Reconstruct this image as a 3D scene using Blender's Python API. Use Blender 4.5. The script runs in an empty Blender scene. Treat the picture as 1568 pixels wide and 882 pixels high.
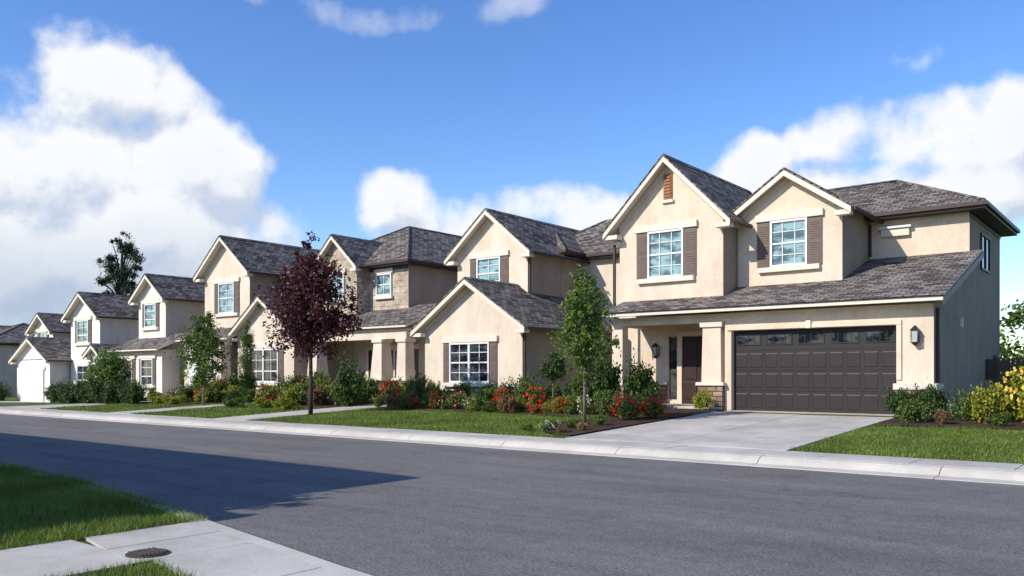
import bpy, bmesh, math, numpy as np
from mathutils import Vector
R=np.random.default_rng(7)
sc=bpy.context.scene
COL=sc.collection
# ---------------------------------------------------------------- materials
def newmat(name):
    m=bpy.data.materials.new(name); m.use_nodes=True
    nt=m.node_tree; b=nt.nodes['Principled BSDF']; return m,nt,b
def N(nt,t,**k):
    n=nt.nodes.new(t)
    for a,v in k.items(): setattr(n,a,v)
    return n
def mixc(nt,f,a,b,blend='MIX'):
    n=N(nt,'ShaderNodeMix',data_type='RGBA',blend_type=blend)
    for s,v in ((0,f),(6,a),(7,b)):
        if hasattr(v,'type'): nt.links.new(v,n.inputs[s])
        else: n.inputs[s].default_value=v if s==0 else (*v,1)
    return n.outputs[2]
def noise(nt,vec,scale,detail=4,rough=.55):
    n=N(nt,'ShaderNodeTexNoise'); n.inputs['Scale'].default_value=scale
    n.inputs['Detail'].default_value=detail; n.inputs['Roughness'].default_value=rough
    if vec is not None: nt.links.new(vec,n.inputs['Vector'])
    return n.outputs[0]
def ramp(nt,fac,p0,p1,c0=(0,0,0),c1=(1,1,1)):
    n=N(nt,'ShaderNodeValToRGB'); e=n.color_ramp.elements
    e[0].position=p0; e[1].position=p1; e[0].color=(*c0,1); e[1].color=(*c1,1)
    nt.links.new(fac,n.inputs[0]); return n.outputs[0]
def bump(nt,b,h,strength=.3,dist=.02):
    n=N(nt,'ShaderNodeBump'); n.inputs['Strength'].default_value=strength
    n.inputs['Distance'].default_value=dist
    nt.links.new(h,n.inputs['Height']); nt.links.new(n.outputs[0],b.inputs['Normal'])
def nmat(name,c1,c2,s1=1.2,s2=30,rough=.85,bs=.3,bd=.01,spec=.3,stain=0):
    m,nt,b=newmat(name); tc=N(nt,'ShaderNodeTexCoord').outputs['Object']
    a=noise(nt,tc,s1,5,.65); f=noise(nt,tc,s2,3,.7)
    c=mixc(nt,ramp(nt,a,.3,.7),c1,c2)
    c=mixc(nt,.35,c,ramp(nt,f,.25,.75,(.35,.35,.35),(1,1,1)),'MULTIPLY')
    if stain: c=mixc(nt,stain,c,ramp(nt,noise(nt,tc,.45,6,.75),.42,.6,(.55,.52,.48),(1.05,1.05,1.05)),'MULTIPLY')
    nt.links.new(c,b.inputs['Base Color']); b.inputs['Roughness'].default_value=rough
    b.inputs['Specular IOR Level'].default_value=spec
    bump(nt,b,f,bs,bd); return m
def stucco(name,c):
    m,nt,b=newmat(name); tc=N(nt,'ShaderNodeTexCoord').outputs['Object']
    mp=N(nt,'ShaderNodeMapping'); mp.inputs['Scale'].default_value=(1,1,.4); nt.links.new(tc,mp.inputs[0])
    a=noise(nt,mp.outputs[0],1.3,7,.7); g=noise(nt,tc,18,4,.75)
    d=tuple(x*y for x,y in zip(c,(.85,.82,.79))); l=tuple(min(1,x*1.06) for x in c)
    cc=mixc(nt,ramp(nt,a,.33,.64),d,l)
    cc=mixc(nt,.28,cc,ramp(nt,g,.3,.7,(.5,.5,.5),(1.05,1.05,1.05)),'MULTIPLY')
    nt.links.new(cc,b.inputs['Base Color']); b.inputs['Roughness'].default_value=.92
    b.inputs['Specular IOR Level'].default_value=.15
    bump(nt,b,g,.7,.025); return m
def brickm(name,c1,c2,mort,bw,rh,ms,bs=.6,bd=.02,rough=.9,nz=8,offs=.5,sq=1.0):
    m,nt,b=newmat(name); uv=N(nt,'ShaderNodeTexCoord'); 
    n=N(nt,'ShaderNodeTexNoise'); n.inputs['Scale'].default_value=3.5; nt.links.new(uv.outputs['UV'],n.inputs['Vector'])
    add=N(nt,'ShaderNodeVectorMath',operation='MULTIPLY_ADD'); 
    nt.links.new(n.outputs['Color'],add.inputs[0]); add.inputs[1].default_value=(.06,.06,0); nt.links.new(uv.outputs['UV'],add.inputs[2])
    t=N(nt,'ShaderNodeTexBrick'); nt.links.new(add.outputs[0],t.inputs['Vector'])
    t.inputs['Scale'].default_value=1; t.inputs['Brick Width'].default_value=bw; t.inputs['Row Height'].default_value=rh
    t.inputs['Mortar Size'].default_value=ms; t.inputs['Mortar Smooth'].default_value=.3; t.offset=offs; t.squash=sq
    t.inputs['Color1'].default_value=(*c1,1); t.inputs['Color2'].default_value=(*c2,1); t.inputs['Mortar'].default_value=(*mort,1)
    a=noise(nt,uv.outputs['Object'],nz,4,.7); l=noise(nt,uv.outputs['Object'],.7,4,.6)
    c=mixc(nt,.75,t.outputs['Color'],ramp(nt,a,.3,.72,(.4,.39,.37),(1.3,1.26,1.22)),'MULTIPLY')
    c=mixc(nt,.5,c,ramp(nt,l,.3,.7,(.6,.6,.62),(1.15,1.12,1.08)),'MULTIPLY')
    nt.links.new(c,b.inputs['Base Color']); b.inputs['Roughness'].default_value=rough
    b.inputs['Specular IOR Level'].default_value=.15
    h=N(nt,'ShaderNodeMath',operation='MULTIPLY_ADD'); h.inputs[1].default_value=.6
    nt.links.new(a,h.inputs[0]); 
    iv=N(nt,'ShaderNodeMath',operation='SUBTRACT'); iv.inputs[0].default_value=1; nt.links.new(t.outputs['Fac'],iv.inputs[1])
    nt.links.new(iv.outputs[0],h.inputs[2]); bump(nt,b,h.outputs[0],bs,bd); return m
def leafmat(name,c1,c2,tr=.3,sc_=1.7,lo=.5):
    m,nt,b=newmat(name); g=N(nt,'ShaderNodeNewGeometry')
    tc=N(nt,'ShaderNodeTexCoord').outputs['Object']
    c=mixc(nt,g.outputs['Random Per Island'],c1,c2)
    c=mixc(nt,.7,c,ramp(nt,noise(nt,tc,sc_,2),.35,.65,(lo,lo,lo*.9),(1.18,1.15,1.1)),'MULTIPLY')
    nt.links.new(c,b.inputs['Base Color']); b.inputs['Roughness'].default_value=.5
    b.inputs['Specular IOR Level'].default_value=.3
    t=N(nt,'ShaderNodeBsdfTranslucent'); nt.links.new(c,t.inputs[0])
    mx=N(nt,'ShaderNodeMixShader'); mx.inputs[0].default_value=tr
    nt.links.new(b.outputs[0],mx.inputs[1]); nt.links.new(t.outputs[0],mx.inputs[2])
    nt.links.new(mx.outputs[0],nt.nodes['Material Output'].inputs[0]); return m
def glassm(name,ca,cb_,ior=1.8):
    m,nt,b=newmat(name); tc=N(nt,'ShaderNodeTexCoord').outputs['Object']
    mp=N(nt,'ShaderNodeMapping'); mp.inputs['Scale'].default_value=(1,1,2.2); nt.links.new(tc,mp.inputs[0])
    a=noise(nt,mp.outputs[0],1.3,4,.6)
    c=mixc(nt,ramp(nt,a,.44,.56),ca,cb_)
    nt.links.new(c,b.inputs['Base Color']); b.inputs['Roughness'].default_value=.06
    b.inputs['IOR'].default_value=ior
    bump(nt,b,noise(nt,tc,1.5,1),.08,.05); return m
M={}
ST={'st1':(.76,.63,.49),'st2':(.74,.635,.51),'st3':(.62,.53,.43),'st4':(.80,.745,.655),'st5':(.84,.815,.77)}
for k,c in ST.items(): M[k]=stucco('stucco_'+k,c)
SHADE_SIDE={}  # darkened stucco copies: shade of the right-facing walls put into the colour
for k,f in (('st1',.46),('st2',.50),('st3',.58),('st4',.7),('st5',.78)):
    SHADE_SIDE[M[k].name]=stucco('stucco_shade_side_'+k,tuple(x*f*y for x,y in zip(ST[k],(1,1,1.0))))
M['trim']=nmat('trim_cream',(.74,.66,.54),(.80,.72,.60),2,40,.7,.1)
M['white']=nmat('vinyl_white',(.76,.75,.72),(.82,.81,.78),2,40,.5,.05)
M['brown']=nmat('gutter_brown',(.055,.036,.028),(.075,.05,.04),2,40,.5,.1)
M['shut']=nmat('shutter_brown',(.15,.108,.088),(.195,.14,.115),3,30,.6,.15)
M['vent']=nmat('vent_terracotta',(.30,.13,.07),(.42,.2,.1),6,30,.8,.3)
M['gdoor']=nmat('garage_door_brown',(.026,.021,.021),(.034,.028,.027),2,60,.5,.1)
M['gwhite']=nmat('garage_door_white',(.76,.74,.71),(.82,.80,.77),2,60,.45,.1)
M['door']=nmat('door_wood',(.035,.016,.014),(.05,.024,.02),3,20,.45,.2)
M['metal']=nmat('lamp_black_metal',(.02,.02,.02),(.035,.03,.03),8,30,.4,.1)
M['lampg']=nmat('lamp_frosted_glass',(.45,.43,.4),(.55,.53,.5),8,30,.3,.05)
M['glass']=glassm('window_glass_teal_reflection',(.04,.075,.08),(.24,.38,.38),1.7)  # teal reflection painted into the pane's base colour
M['glassd']=glassm('window_glass_dark',(.008,.01,.012),(.07,.08,.085),1.5)
M['roof']=brickm('roof_shingles',(.085,.076,.071),(.33,.295,.265),(.035,.031,.03),.34,.19,.016,1.0,.05,.93,7)
M['stone']=brickm('stone_veneer',(.45,.33,.23),(.27,.16,.10),(.12,.10,.08),.34,.16,.018,.9,.05,.9,7,.4)
M['stone2']=brickm('stone_cladding_pale',(.62,.53,.42),(.45,.37,.29),(.42,.36,.29),.55,.3,.02,.6,.03,.9,3,.4)
M['conc']=nmat('concrete',(.50,.465,.405),(.63,.585,.515),.9,45,.9,.25,.006,stain=.3)
M['kerb']=nmat('kerb_concrete',(.56,.52,.455),(.68,.63,.555),1.3,40,.9,.3,.006,stain=.35)
M['mulch']=nmat('bark_mulch',(.045,.024,.016),(.10,.055,.035),2,28,.95,1.0,.05)
M['soil']=nmat('joint_dirt',(.14,.13,.11),(.2,.18,.16),3,30,.95,.3)
M['grassg']=nmat('lawn_ground',(.075,.12,.02),(.17,.20,.055),1.5,40,.95,1.0,.04,.1)
M['field']=nmat('field_ground',(.06,.09,.03),(.12,.13,.06),.05,3,.95,.5,.04,.1)
M['bark']=nmat('bark',(.16,.12,.09),(.26,.21,.17),5,40,.9,.8,.02)
M['barkd']=nmat('bark_dark',(.06,.042,.035),(.11,.08,.065),5,40,.9,.8,.02)
M['fence']=nmat('fence_dark_wood',(.10,.07,.05),(.16,.12,.09),3,30,.8,.4)
M['pot']=nmat('pot_ceramic',(.45,.42,.38),(.5,.47,.43),3,30,.5,.1)
M['iron']=nmat('cast_iron',(.06,.045,.035),(.10,.075,.06),9,60,.7,.5)
M['lf_tree']=leafmat('leaves_green',(.065,.12,.022),(.20,.30,.055))
M['lf_dark']=leafmat('leaves_dark',(.025,.058,.014),(.09,.15,.03),.2)
M['lf_mid']=leafmat('leaves_mid',(.065,.12,.022),(.17,.25,.045))
M['lf_lime']=leafmat('leaves_lime',(.18,.22,.02),(.42,.43,.05))
M['lf_purple']=leafmat('leaves_purple',(.045,.014,.019),(.15,.045,.047),.25)
M['lf_rust']=leafmat('leaves_rust',(.17,.10,.045),(.34,.22,.10))
M['needle']=leafmat('pine_needles',(.018,.040,.016),(.06,.09,.03),.12)
M['fl_red']=leafmat('petals_red',(.75,.01,.012),(.9,.03,.03),.2,1.7,.8)
M['fl_pink']=leafmat('petals_pink',(.75,.16,.20),(.85,.42,.40),.2,1.7,.8)
M['fl_white']=leafmat('petals_white',(.75,.70,.62),(.85,.82,.76),.2,1.7,.8)
M['fl_yel']=leafmat('petals_yellow',(.8,.55,.06),(.9,.72,.15),.2,1.7,.8)
M['blade']=leafmat('grass_blades',(.10,.17,.02),(.27,.34,.07),.35,.8,.55)
# asphalt
m,nt,b=newmat('asphalt'); tc=N(nt,'ShaderNodeTexCoord').outputs['Object']
mp=N(nt,'ShaderNodeMapping'); mp.inputs['Scale'].default_value=(.14,1,1); nt.links.new(tc,mp.inputs[0])
a=noise(nt,mp.outputs[0],1.1,6,.65); f=noise(nt,tc,34,4,.9); g=noise(nt,tc,5,5,.75); st=noise(nt,tc,.7,4,.6)
c=mixc(nt,ramp(nt,a,.32,.68),(.158,.147,.137),(.215,.202,.189))
c=mixc(nt,1.0,c,ramp(nt,f,.36,.64,(.38,.38,.38),(1.55,1.55,1.55)),'MULTIPLY')
c=mixc(nt,.5,c,ramp(nt,g,.3,.7,(.6,.6,.6),(1.25,1.25,1.25)),'MULTIPLY')
c=mixc(nt,.3,c,ramp(nt,st,.35,.5,(.7,.7,.7),(1.1,1.1,1.1)),'MULTIPLY')
v=N(nt,'ShaderNodeTexVoronoi',feature='DISTANCE_TO_EDGE'); v.inputs['Scale'].default_value=.13
wn=N(nt,'ShaderNodeTexNoise'); wn.inputs['Scale'].default_value=1.2; wn.inputs['Detail'].default_value=5; nt.links.new(tc,wn.inputs[0])
wa=N(nt,'ShaderNodeVectorMath',operation='MULTIPLY_ADD'); nt.links.new(wn.outputs['Color'],wa.inputs[0]); wa.inputs[1].default_value=(1.2,1.2,0); nt.links.new(tc,wa.inputs[2])
nt.links.new(wa.outputs[0],v.inputs['Vector'])
c=mixc(nt,.28,c,ramp(nt,v.outputs['Distance'],.0,.004,(.3,.3,.3),(1,1,1)),'MULTIPLY')
nt.links.new(c,b.inputs['Base Color']); b.inputs['Roughness'].default_value=.92; b.inputs['Specular IOR Level'].default_value=.1
bump(nt,b,f,.8,.012); M['asph']=m
# ---------------------------------------------------------------- mesh helpers
def empty(name):
    o=bpy.data.objects.new(name,None); COL.objects.link(o); return o
def mk(par,name,verts,faces,mats,pick=None,bev=0,smooth=False):
    me=bpy.data.meshes.new(name); bm=bmesh.new()
    if 'wall' in name and not isinstance(mats,(list,tuple)) and mats.name in SHADE_SIDE:
        mats=[mats,SHADE_SIDE[mats.name]]; pick=lambda n: 1 if n.x>.7 else 0  # wall faces turned from the sun take the shade-darkened stucco
    vs=[bm.verts.new(v) for v in verts]
    for f in faces:
        try: bm.faces.new([vs[i] for i in f])
        except ValueError: pass
    bmesh.ops.recalc_face_normals(bm,faces=bm.faces[:]); bm.normal_update()
    uv=bm.loops.layers.uv.new('UVMap')
    for f in bm.faces:
        n=f.normal
        t=Vector((0,0,1)).cross(n)
        t=Vector((1,0,0)) if t.length<.05 else t.normalized()
        bt=n.cross(t)
        for l in f.loops: l[uv].uv=(l.vert.co.dot(t),l.vert.co.dot(bt))
        if pick: f.material_index=pick(n)
        f.smooth=smooth
    bm.to_mesh(me); bm.free()
    if not isinstance(mats,(list,tuple)): mats=[mats]
    for x in mats: me.materials.append(x)
    o=bpy.data.objects.new(name,me); COL.objects.link(o)
    if par: o.parent=par
    if bev:
        md=o.modifiers.new('b','BEVEL'); md.width=bev; md.segments=2
    return o
BF=[(0,1,2,3),(4,5,6,7),(0,1,5,4),(1,2,6,5),(2,3,7,6),(3,0,4,7)]
def box(par,name,x0,x1,y0,y1,z0,z1,m,bev=0):
    return mk(par,name,[(x0,y0,z0),(x1,y0,z0),(x1,y1,z0),(x0,y1,z0),(x0,y0,z1),(x1,y0,z1),(x1,y1,z1),(x0,y1,z1)],BF,m,bev=bev)
def prism(par,name,prof,a0,a1,axis,mats,pick=None):
    n=len(prof)
    if axis=='x': v=[(a0,p,q) for p,q in prof]+[(a1,p,q) for p,q in prof]
    else: v=[(p,a0,q) for p,q in prof]+[(p,a1,q) for p,q in prof]
    f=[tuple(range(n)),tuple(range(n,2*n))]+[(i,(i+1)%n,n+(i+1)%n,n+i) for i in range(n)]
    return mk(par,name,v,f,mats,pick)
def frustum(par,name,cx,cy,z0,z1,r0,r1,m,bev=0):
    v=[(cx+sx*r0,cy+sy*r0,z0) for sx,sy in((-1,-1),(1,-1),(1,1),(-1,1))]+[(cx+sx*r1,cy+sy*r1,z1) for sx,sy in((-1,-1),(1,-1),(1,1),(-1,1))]
    return mk(par,name,v,BF,m,bev=bev)
up=lambda n: 0 if n.z>.25 else 1
def gable(par,x0,x1,yf,yb,zb,ze,sl,wall,ov=.4,fas='trim',rb=None,tag='gable'):
    xm=(x0+x1)/2; hw=(x1-x0)/2; zr=ze+sl*hw
    prism(par,tag+'_walls',[(x0,zb),(x1,zb),(x1,ze),(xm,zr),(x0,ze)],yf,yb,'y',wall)
    w=hw+ov; zE=ze-sl*ov
    prism(par,tag+'_roof',[(xm-w,zE+.02),(xm,zr+.02),(xm+w,zE+.02),(xm+w,zE+.15),(xm,zr+.17),(xm-w,zE+.15)],yf-ov,rb or yb,'y',[M['roof'],M[fas]],up)
    prism(par,tag+'_rake_board',[(xm-w-.02,zE-.10),(xm,zr-.08),(xm+w+.02,zE-.10),(xm+w+.02,zE+.09),(xm,zr+.12),(xm-w-.02,zE+.09)],yf-ov-.05,yf-ov-.002,'y',M['trim'])
    prism(par,tag+'_rake_drip_edge',[(xm-w-.04,zE+.092),(xm,zr+.122),(xm+w+.04,zE+.092),(xm+w+.04,zE+.15),(xm,zr+.18),(xm-w-.04,zE+.15)],yf-ov-.08,yf-ov-.002,'y',M['roof'])
    prism(par,tag+'_rake_frieze',[(x0,ze-.22),(xm,zr-.22),(x1,ze-.22),(x1,ze-.003),(xm,zr-.003),(x0,ze-.003)],yf-.04,yf-.002,'y',wall)
    for s,xx in((-1,x0),(1,x1)):
        a,b_=sorted((xx-s*.12,xx+s*(ov-.02)))
        box(par,tag+'_eave_return',a,b_,yf-ov+.01,yf-.05,zE-.12,zE+.03,M['trim'])
        a,b_=sorted((xm+s*(w+.045),xm+s*(w+.13)))
        box(par,tag+'_gutter',a,b_,yf-ov+.05,rb or yb,zE+.0,zE+.11,M['brown'])
    prism(par,tag+'_ridge_cap',[(xm-.14,zr+.165-.14*sl),(xm,zr+.175),(xm+.14,zr+.165-.14*sl),(xm+.14,zr+.195-.14*sl),(xm,zr+.215),(xm-.14,zr+.195-.14*sl)],yf-ov,rb or yb,'y',M['roof'])
def hip(par,x0,x1,y0,y1,ze,sl,ov=.4,fas='brown',tag='main'):
    x0-=ov;x1+=ov;y0-=ov;y1+=ov
    W=x1-x0;D=y1-y0;h=min(W,D)/2;zr=ze+.12+sl*h
    if W>=D: r=[(x0+h,(y0+y1)/2,zr),(x1-h+.001,(y0+y1)/2,zr)]; fs=[(4,5,9,8),(5,6,9),(6,7,8,9),(7,4,8)]
    else: r=[((x0+x1)/2,y0+h,zr),((x0+x1)/2,y1-h,zr)]; fs=[(4,5,8),(5,6,9,8),(6,7,9),(7,4,8,9)]
    v=[(x0,y0,ze-.1),(x1,y0,ze-.1),(x1,y1,ze-.1),(x0,y1,ze-.1),(x0,y0,ze+.12),(x1,y0,ze+.12),(x1,y1,ze+.12),(x0,y1,ze+.12)]+r
    f=[(0,1,2,3),(0,1,5,4),(1,2,6,5),(2,3,7,6),(3,0,4,7)]+fs
    mk(par,tag+'_hip_roof',v,f,[M['roof'],M[fas]],up)
    box(par,tag+'_gutter',x0,x1,y0-.1,y0-.003,ze-.02,ze+.1,M['brown'])
    box(par,tag+'_gutter',x1+.003,x1+.1,y0-.1,y1,ze-.02,ze+.1,M['brown'])
    cr=[(4,8),(5,9 if W>=D else 8),(6,9),(7,8 if W>=D else 9),(8,9)]
    for a,b_ in cr:
        tube(par,tag+'_hip_cap',[v[a],v[b_]],[.07,.07],M['roof'],6)
def shed(par,x0,x1,y0,z0,y1,z1,t=.14,tag='lower'):
    prism(par,tag+'_shed_roof',[(y0,z0-t),(y1,z1-t),(y1,z1),(y0,z0)],x0,x1,'x',[M['roof'],M['trim']],up)
    box(par,tag+'_eave_fascia',x0,x1,y0-.09,y0-.003,z0-t-.02,z0-.05,M['trim'],.01)
    box(par,tag+'_shingle_edge',x0,x1,y0-.13,y0-.003,z0-.047,z0-.01,M['roof'])
def tube(par,name,pts,rad,m,sides=8):
    v=[];f=[]
    n=len(pts)
    for i,p in enumerate(pts):
        p=Vector(p); d=(Vector(pts[min(i+1,n-1)])-Vector(pts[max(i-1,0)])).normalized()
        a=d.orthogonal().normalized(); c=d.cross(a)
        for k in range(sides):
            t=2*math.pi*k/sides; v.append(tuple(p+a*math.cos(t)*rad[i]+c*math.sin(t)*rad[i]))
    for i in range(n-1):
        for k in range(sides):
            f.append((i*sides+k,i*sides+(k+1)%sides,(i+1)*sides+(k+1)%sides,(i+1)*sides+k))
    f.append(tuple(range(sides))); f.append(tuple(range((n-1)*sides,n*sides)))
    return mk(par,name,v,f,m,smooth=True)
def window(par,x0,x1,y,z0,z1,cols=2,rows=3,shut=0,header=True,split=1,tag='window',gl='glass'):
    fw=.07
    if z0<3.2: gl='glassd'
    box(par,tag+'_glass',x0+.02,x1-.02,y-.02,y-.004,z0+.02,z1-.02,M[gl])
    F=M['white']
    box(par,tag+'_frame',x0,x1,y-.09,y-.002,z1-fw,z1,F); box(par,tag+'_frame',x0,x1,y-.09,y-.002,z0,z0+fw,F)
    box(par,tag+'_frame',x0,x0+fw,y-.088,y-.002,z0+fw,z1-fw,F); box(par,tag+'_frame',x1-fw,x1,y-.088,y-.002,z0+fw,z1-fw,F)
    pw=(x1-x0)/split
    for s in range(split):
        a=x0+s*pw; b_=a+pw
        if s: box(par,tag+'_mullion',a-.05,a+.05,y-.085,y-.003,z0+fw,z1-fw,F)
        for i in range(1,cols):
            x=a+pw*i/cols; box(par,tag+'_muntin',x-.014,x+.014,y-.05,y-.021,z0+fw,z1-fw,F)
    for j in range(1,rows):
        z=z0+(z1-z0)*j/rows; h=.03 if j*2==rows or (rows==3 and j==1) else .014
        box(par,tag+'_rail',x0+fw,x1-fw,y-.06 if h>.02 else y-.052,y-.022,z-h,z+h,F)
    e=shut+.06 if shut else .12
    if header:
        box(par,tag+'_header',x0-e,x1+e,y-.11,y-.002,z1+.003,z1+.24,M['trim'],.012)
        box(par,tag+'_sill',x0-e*.8,x1+e*.8,y-.15,y-.002,z0-.17,z0-.003,M['trim'],.012)
    if shut:
        for a,b_ in((x0-shut-.01,x0-.01),(x1+.01,x1+shut+.01)):
            box(par,tag+'_shutter',a,b_,y-.05,y-.002,z0-.02,z1+.0,M['shut'],.008)
            k=9; zz0,zz1=z0+.08,z1-.1; st=(zz1-zz0)/(2*k)
            for q in range(2*k):
                if q==k: continue
                box(par,tag+'_shutter_slat',a+.06,b_-.06,y-.065,y-.051,zz0+q*st,zz0+q*st+st*.6,M['shut'])
def lantern(par,x,y,z):
    box(par,'wall_lamp_plate',x-.06,x+.06,y-.03,y-.002,z-.12,z+.12,M['metal'])
    box(par,'wall_lamp_arm',x-.015,x+.015,y-.16,y-.03,z+.16,z+.19,M['metal']); box(par,'wall_lamp_arm',x-.015,x+.015,y-.045,y-.03,z+.1,z+.16,M['metal'])
    frustum(par,'lamp_cap',x,y-.16,z+.12,z+.26,.12,.02,M['metal'])
    frustum(par,'lamp_glass',x,y-.16,z-.2,z+.12,.06,.09,M['lampg'])
    for sx in(-1,1):
        for sy in(-1,1): box(par,'lamp_bar',x+sx*.085-.01,x+sx*.085+.01,y-.16+sy*.085-.01,y-.16+sy*.085+.01,z-.2,z+.12,M['metal'])
    frustum(par,'lamp_base',x,y-.16,z-.3,z-.2,.02,.1,M['metal'])
def column(par,x,y,z0,z1,r0=.36,r1=.27,stone=1.0,m='st2'):
    if stone:
        frustum(par,'column_stone_base',x,y,z0,z0+stone,r0+.1,r0+.09,M['stone'],.02)
        frustum(par,'column_cap_stone',x,y,z0+stone+.002,z0+stone+.11,r0+.15,r0+.14,M['trim'],.015)
    frustum(par,'column_shaft',x,y,z0+stone+.112,z1-.16,r0,r1,M[m])
    frustum(par,'column_capital',x,y,z1-.158,z1-.002,r1+.07,r1+.08,M['trim'],.01)
def garage_door(par,x0,x1,y,z0,z1,m,cols=10,win=5):
    box(par,'garage_door',x0,x1,y,y+.06,z0,z1,m)
    h=(z1-z0)/4; w=(x1-x0)/cols
    for r in range(4):
        zz=z0+r*h
        box(par,'garage_door_section_rail',x0+.01,x1-.01,y-.012,y-.001,zz+.008,zz+h-.008,m)
        if r==3 and win:
            w2=(x1-x0)/win
            for c_ in range(win):
                xa=x0+c_*w2+.12; xb=x0+(c_+1)*w2-.12
                box(par,'garage_door_window',xa,xb,y-.02,y-.013,zz+.2,zz+h-.12,M['glassd'])
                for q in range(1,4):
                    xx=xa+(xb-xa)*q/4; box(par,'garage_door_muntin',xx-.01,xx+.01,y-.03,y-.021,zz+.2,zz+h-.12,m)
                for (p,q,s,t) in((xa-.03,xb+.03,zz+.17,zz+.2),(xa-.03,xb+.03,zz+h-.12,zz+h-.09),(xa-.03,xa,zz+.2,zz+h-.12),(xb,xb+.03,zz+.2,zz+h-.12)):
                    box(par,'garage_door_window_frame',p,q,y-.034,y-.013,s,t,m)
            continue
        for c_ in range(cols):
            xa=x0+c_*w
            frx=[(xa+.05,y-.013,zz+.09),(xa+w-.05,y-.013,zz+.09),(xa+w-.05,y-.013,zz+h-.09),(xa+.05,y-.013,zz+h-.09),
                 (xa+.075,y-.022,zz+.115),(xa+w-.075,y-.022,zz+.115),(xa+w-.075,y-.022,zz+h-.115),(xa+.075,y-.022,zz+h-.115)]
            mk(par,'garage_door_panel',frx,BF,m)
def downspout(par,x,y,z0,z1): box(par,'downspout',x-.045,x+.045,y-.09,y-.005,z0,z1,M['brown'],.01)
# ---------------------------------------------------------------- terrain
def B(x): return .5 if x>-36 else max(-.12,.5+(x+36)/20*.62)
def gz(x,y):
    if y<=16: return .14
    return .14+min((y-16)/8.5,1)*(B(x)-.14)
def grid(name,xs,ys,dz,m,par=None,yfun=None):
    v=[];f=[];nx=len(xs)
    for j,y in enumerate(ys):
        for x in xs:
            yy=yfun(x,y) if yfun else y
            v.append((x,yy,gz(x,yy)+dz))
    for j in range(len(ys)-1):
        for i in range(nx-1): f.append((j*nx+i,j*nx+i+1,(j+1)*nx+i+1,(j+1)*nx+i))
    return mk(par,name,v,f,m)
mk(None,'ground',[(-3000,-3000,-.3),(3000,-3000,-.3),(3000,3000,-.3),(-3000,3000,-.3)],[(0,1,2,3)],M['field'])
xs=[-400,-200,-120]+[float(a) for a in range(-90,22,2)]+[60,200]
grid('lawn_terrain',xs,[16.02,18,20,22,24.5,30,40,80,400],0,M['grassg'])
mk(None,'road',[(-300,3,0),(80,1,0),(80,14.45,0),(-300,14.45,0)],[(0,1,2,3)],M['asph'])
kp=[(14.28,-.1),(14.28,.012),(14.62,.022),(14.74,.10),(14.82,.135),(15.0,.15),(15.0,-.1)]
kb=empty('kerb')
x=30.
while x>-130:
    prism(kb,'kerb_stone',kp,x-2.985,x,'x',M['kerb']); x-=3
box(None,'kerb_bed',-130,30,15.002,16.1,-.15,.12,M['soil'])
def slabs(name,x0,x1,y0,y1,nx,ny,dz,m,gap=.012,th=.1):
    v=[];f=[]
    dx=(x1-x0)/nx;dy=(y1-y0)/ny
    for i in range(nx):
        for j in range(ny):
            a,b_=x0+i*dx+gap/2,x0+(i+1)*dx-gap/2; c,d=y0+j*dy+gap/2,y0+(j+1)*dy-gap/2
            q=R.normal(0,.0015); k=len(v)
            for z in(-th,0):
                for(p,r) in((a,c),(b_,c),(b_,d),(a,d)): v.append((p,r,gz(p,r)+dz+q+z))
            f+=[tuple(k+t for t in F) for F in BF]
    return mk(None,name,v,f,m)
slabs('sidewalk',-130,30,15.01,16.05,105,1,.012,M['conc'],.018)
slabs('driveway',-11.25,-5.98,16.06,25.5,2,4,.02,M['conc'],.022)
slabs('walkway',-15.2,-11.27,22.9,24.4,3,1,.03,M['conc'])
slabs('walkway',-25.9,-24.0,16.06,26,1,5,.02,M['conc'])
slabs('walkway',-33.4,-31.7,16.06,26,1,5,.02,M['conc'])
slabs('driveway',-43.8,-39.9,16.06,25.5,2,5,.02,M['conc'])
slabs('driveway',-60.2,-55.6,16.06,23.5,2,5,.02,M['conc'])
def wavy(x0,x1,ya,yb,name='mulch_bed',amp=.3):
    n=int((x1-x0)/.4)+2
    xs=list(np.linspace(x0,x1,n))
    grid(name,xs,list(np.linspace(ya,yb,8)),.035,M['mulch'],None,lambda x,y: y+(1-(y-ya)/(yb-ya))*amp*math.sin(x*1.3+x*x*.02))
wavy(-23.9,-13.2,21.2,25.1); wavy(-5.93,6,21.6,26,amp=.2)
wavy(-31.6,-26.0,20.9,26.4); wavy(-39.8,-33.5,20.9,26.4); wavy(-55.5,-44,21,26)
v=[];f=[]
yy=np.linspace(16.45,25.1,24)
for k,y in enumerate(yy):
    w=2.1*min(1,math.sqrt(max(0,(y-16.4)/1.6)))+.25*math.sin(y*1.7)*(y>18)
    xl=-11.3-max(w,.05)
    v+= [(xl,y,gz(xl,y)+.045),(-11.3,y,gz(xl,y)+.045)]
for k in range(len(yy)-1): f.append((2*k,2*k+1,2*k+3,2*k+2))
mk(None,'mulch_bed',v,f,M['mulch'])
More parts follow.
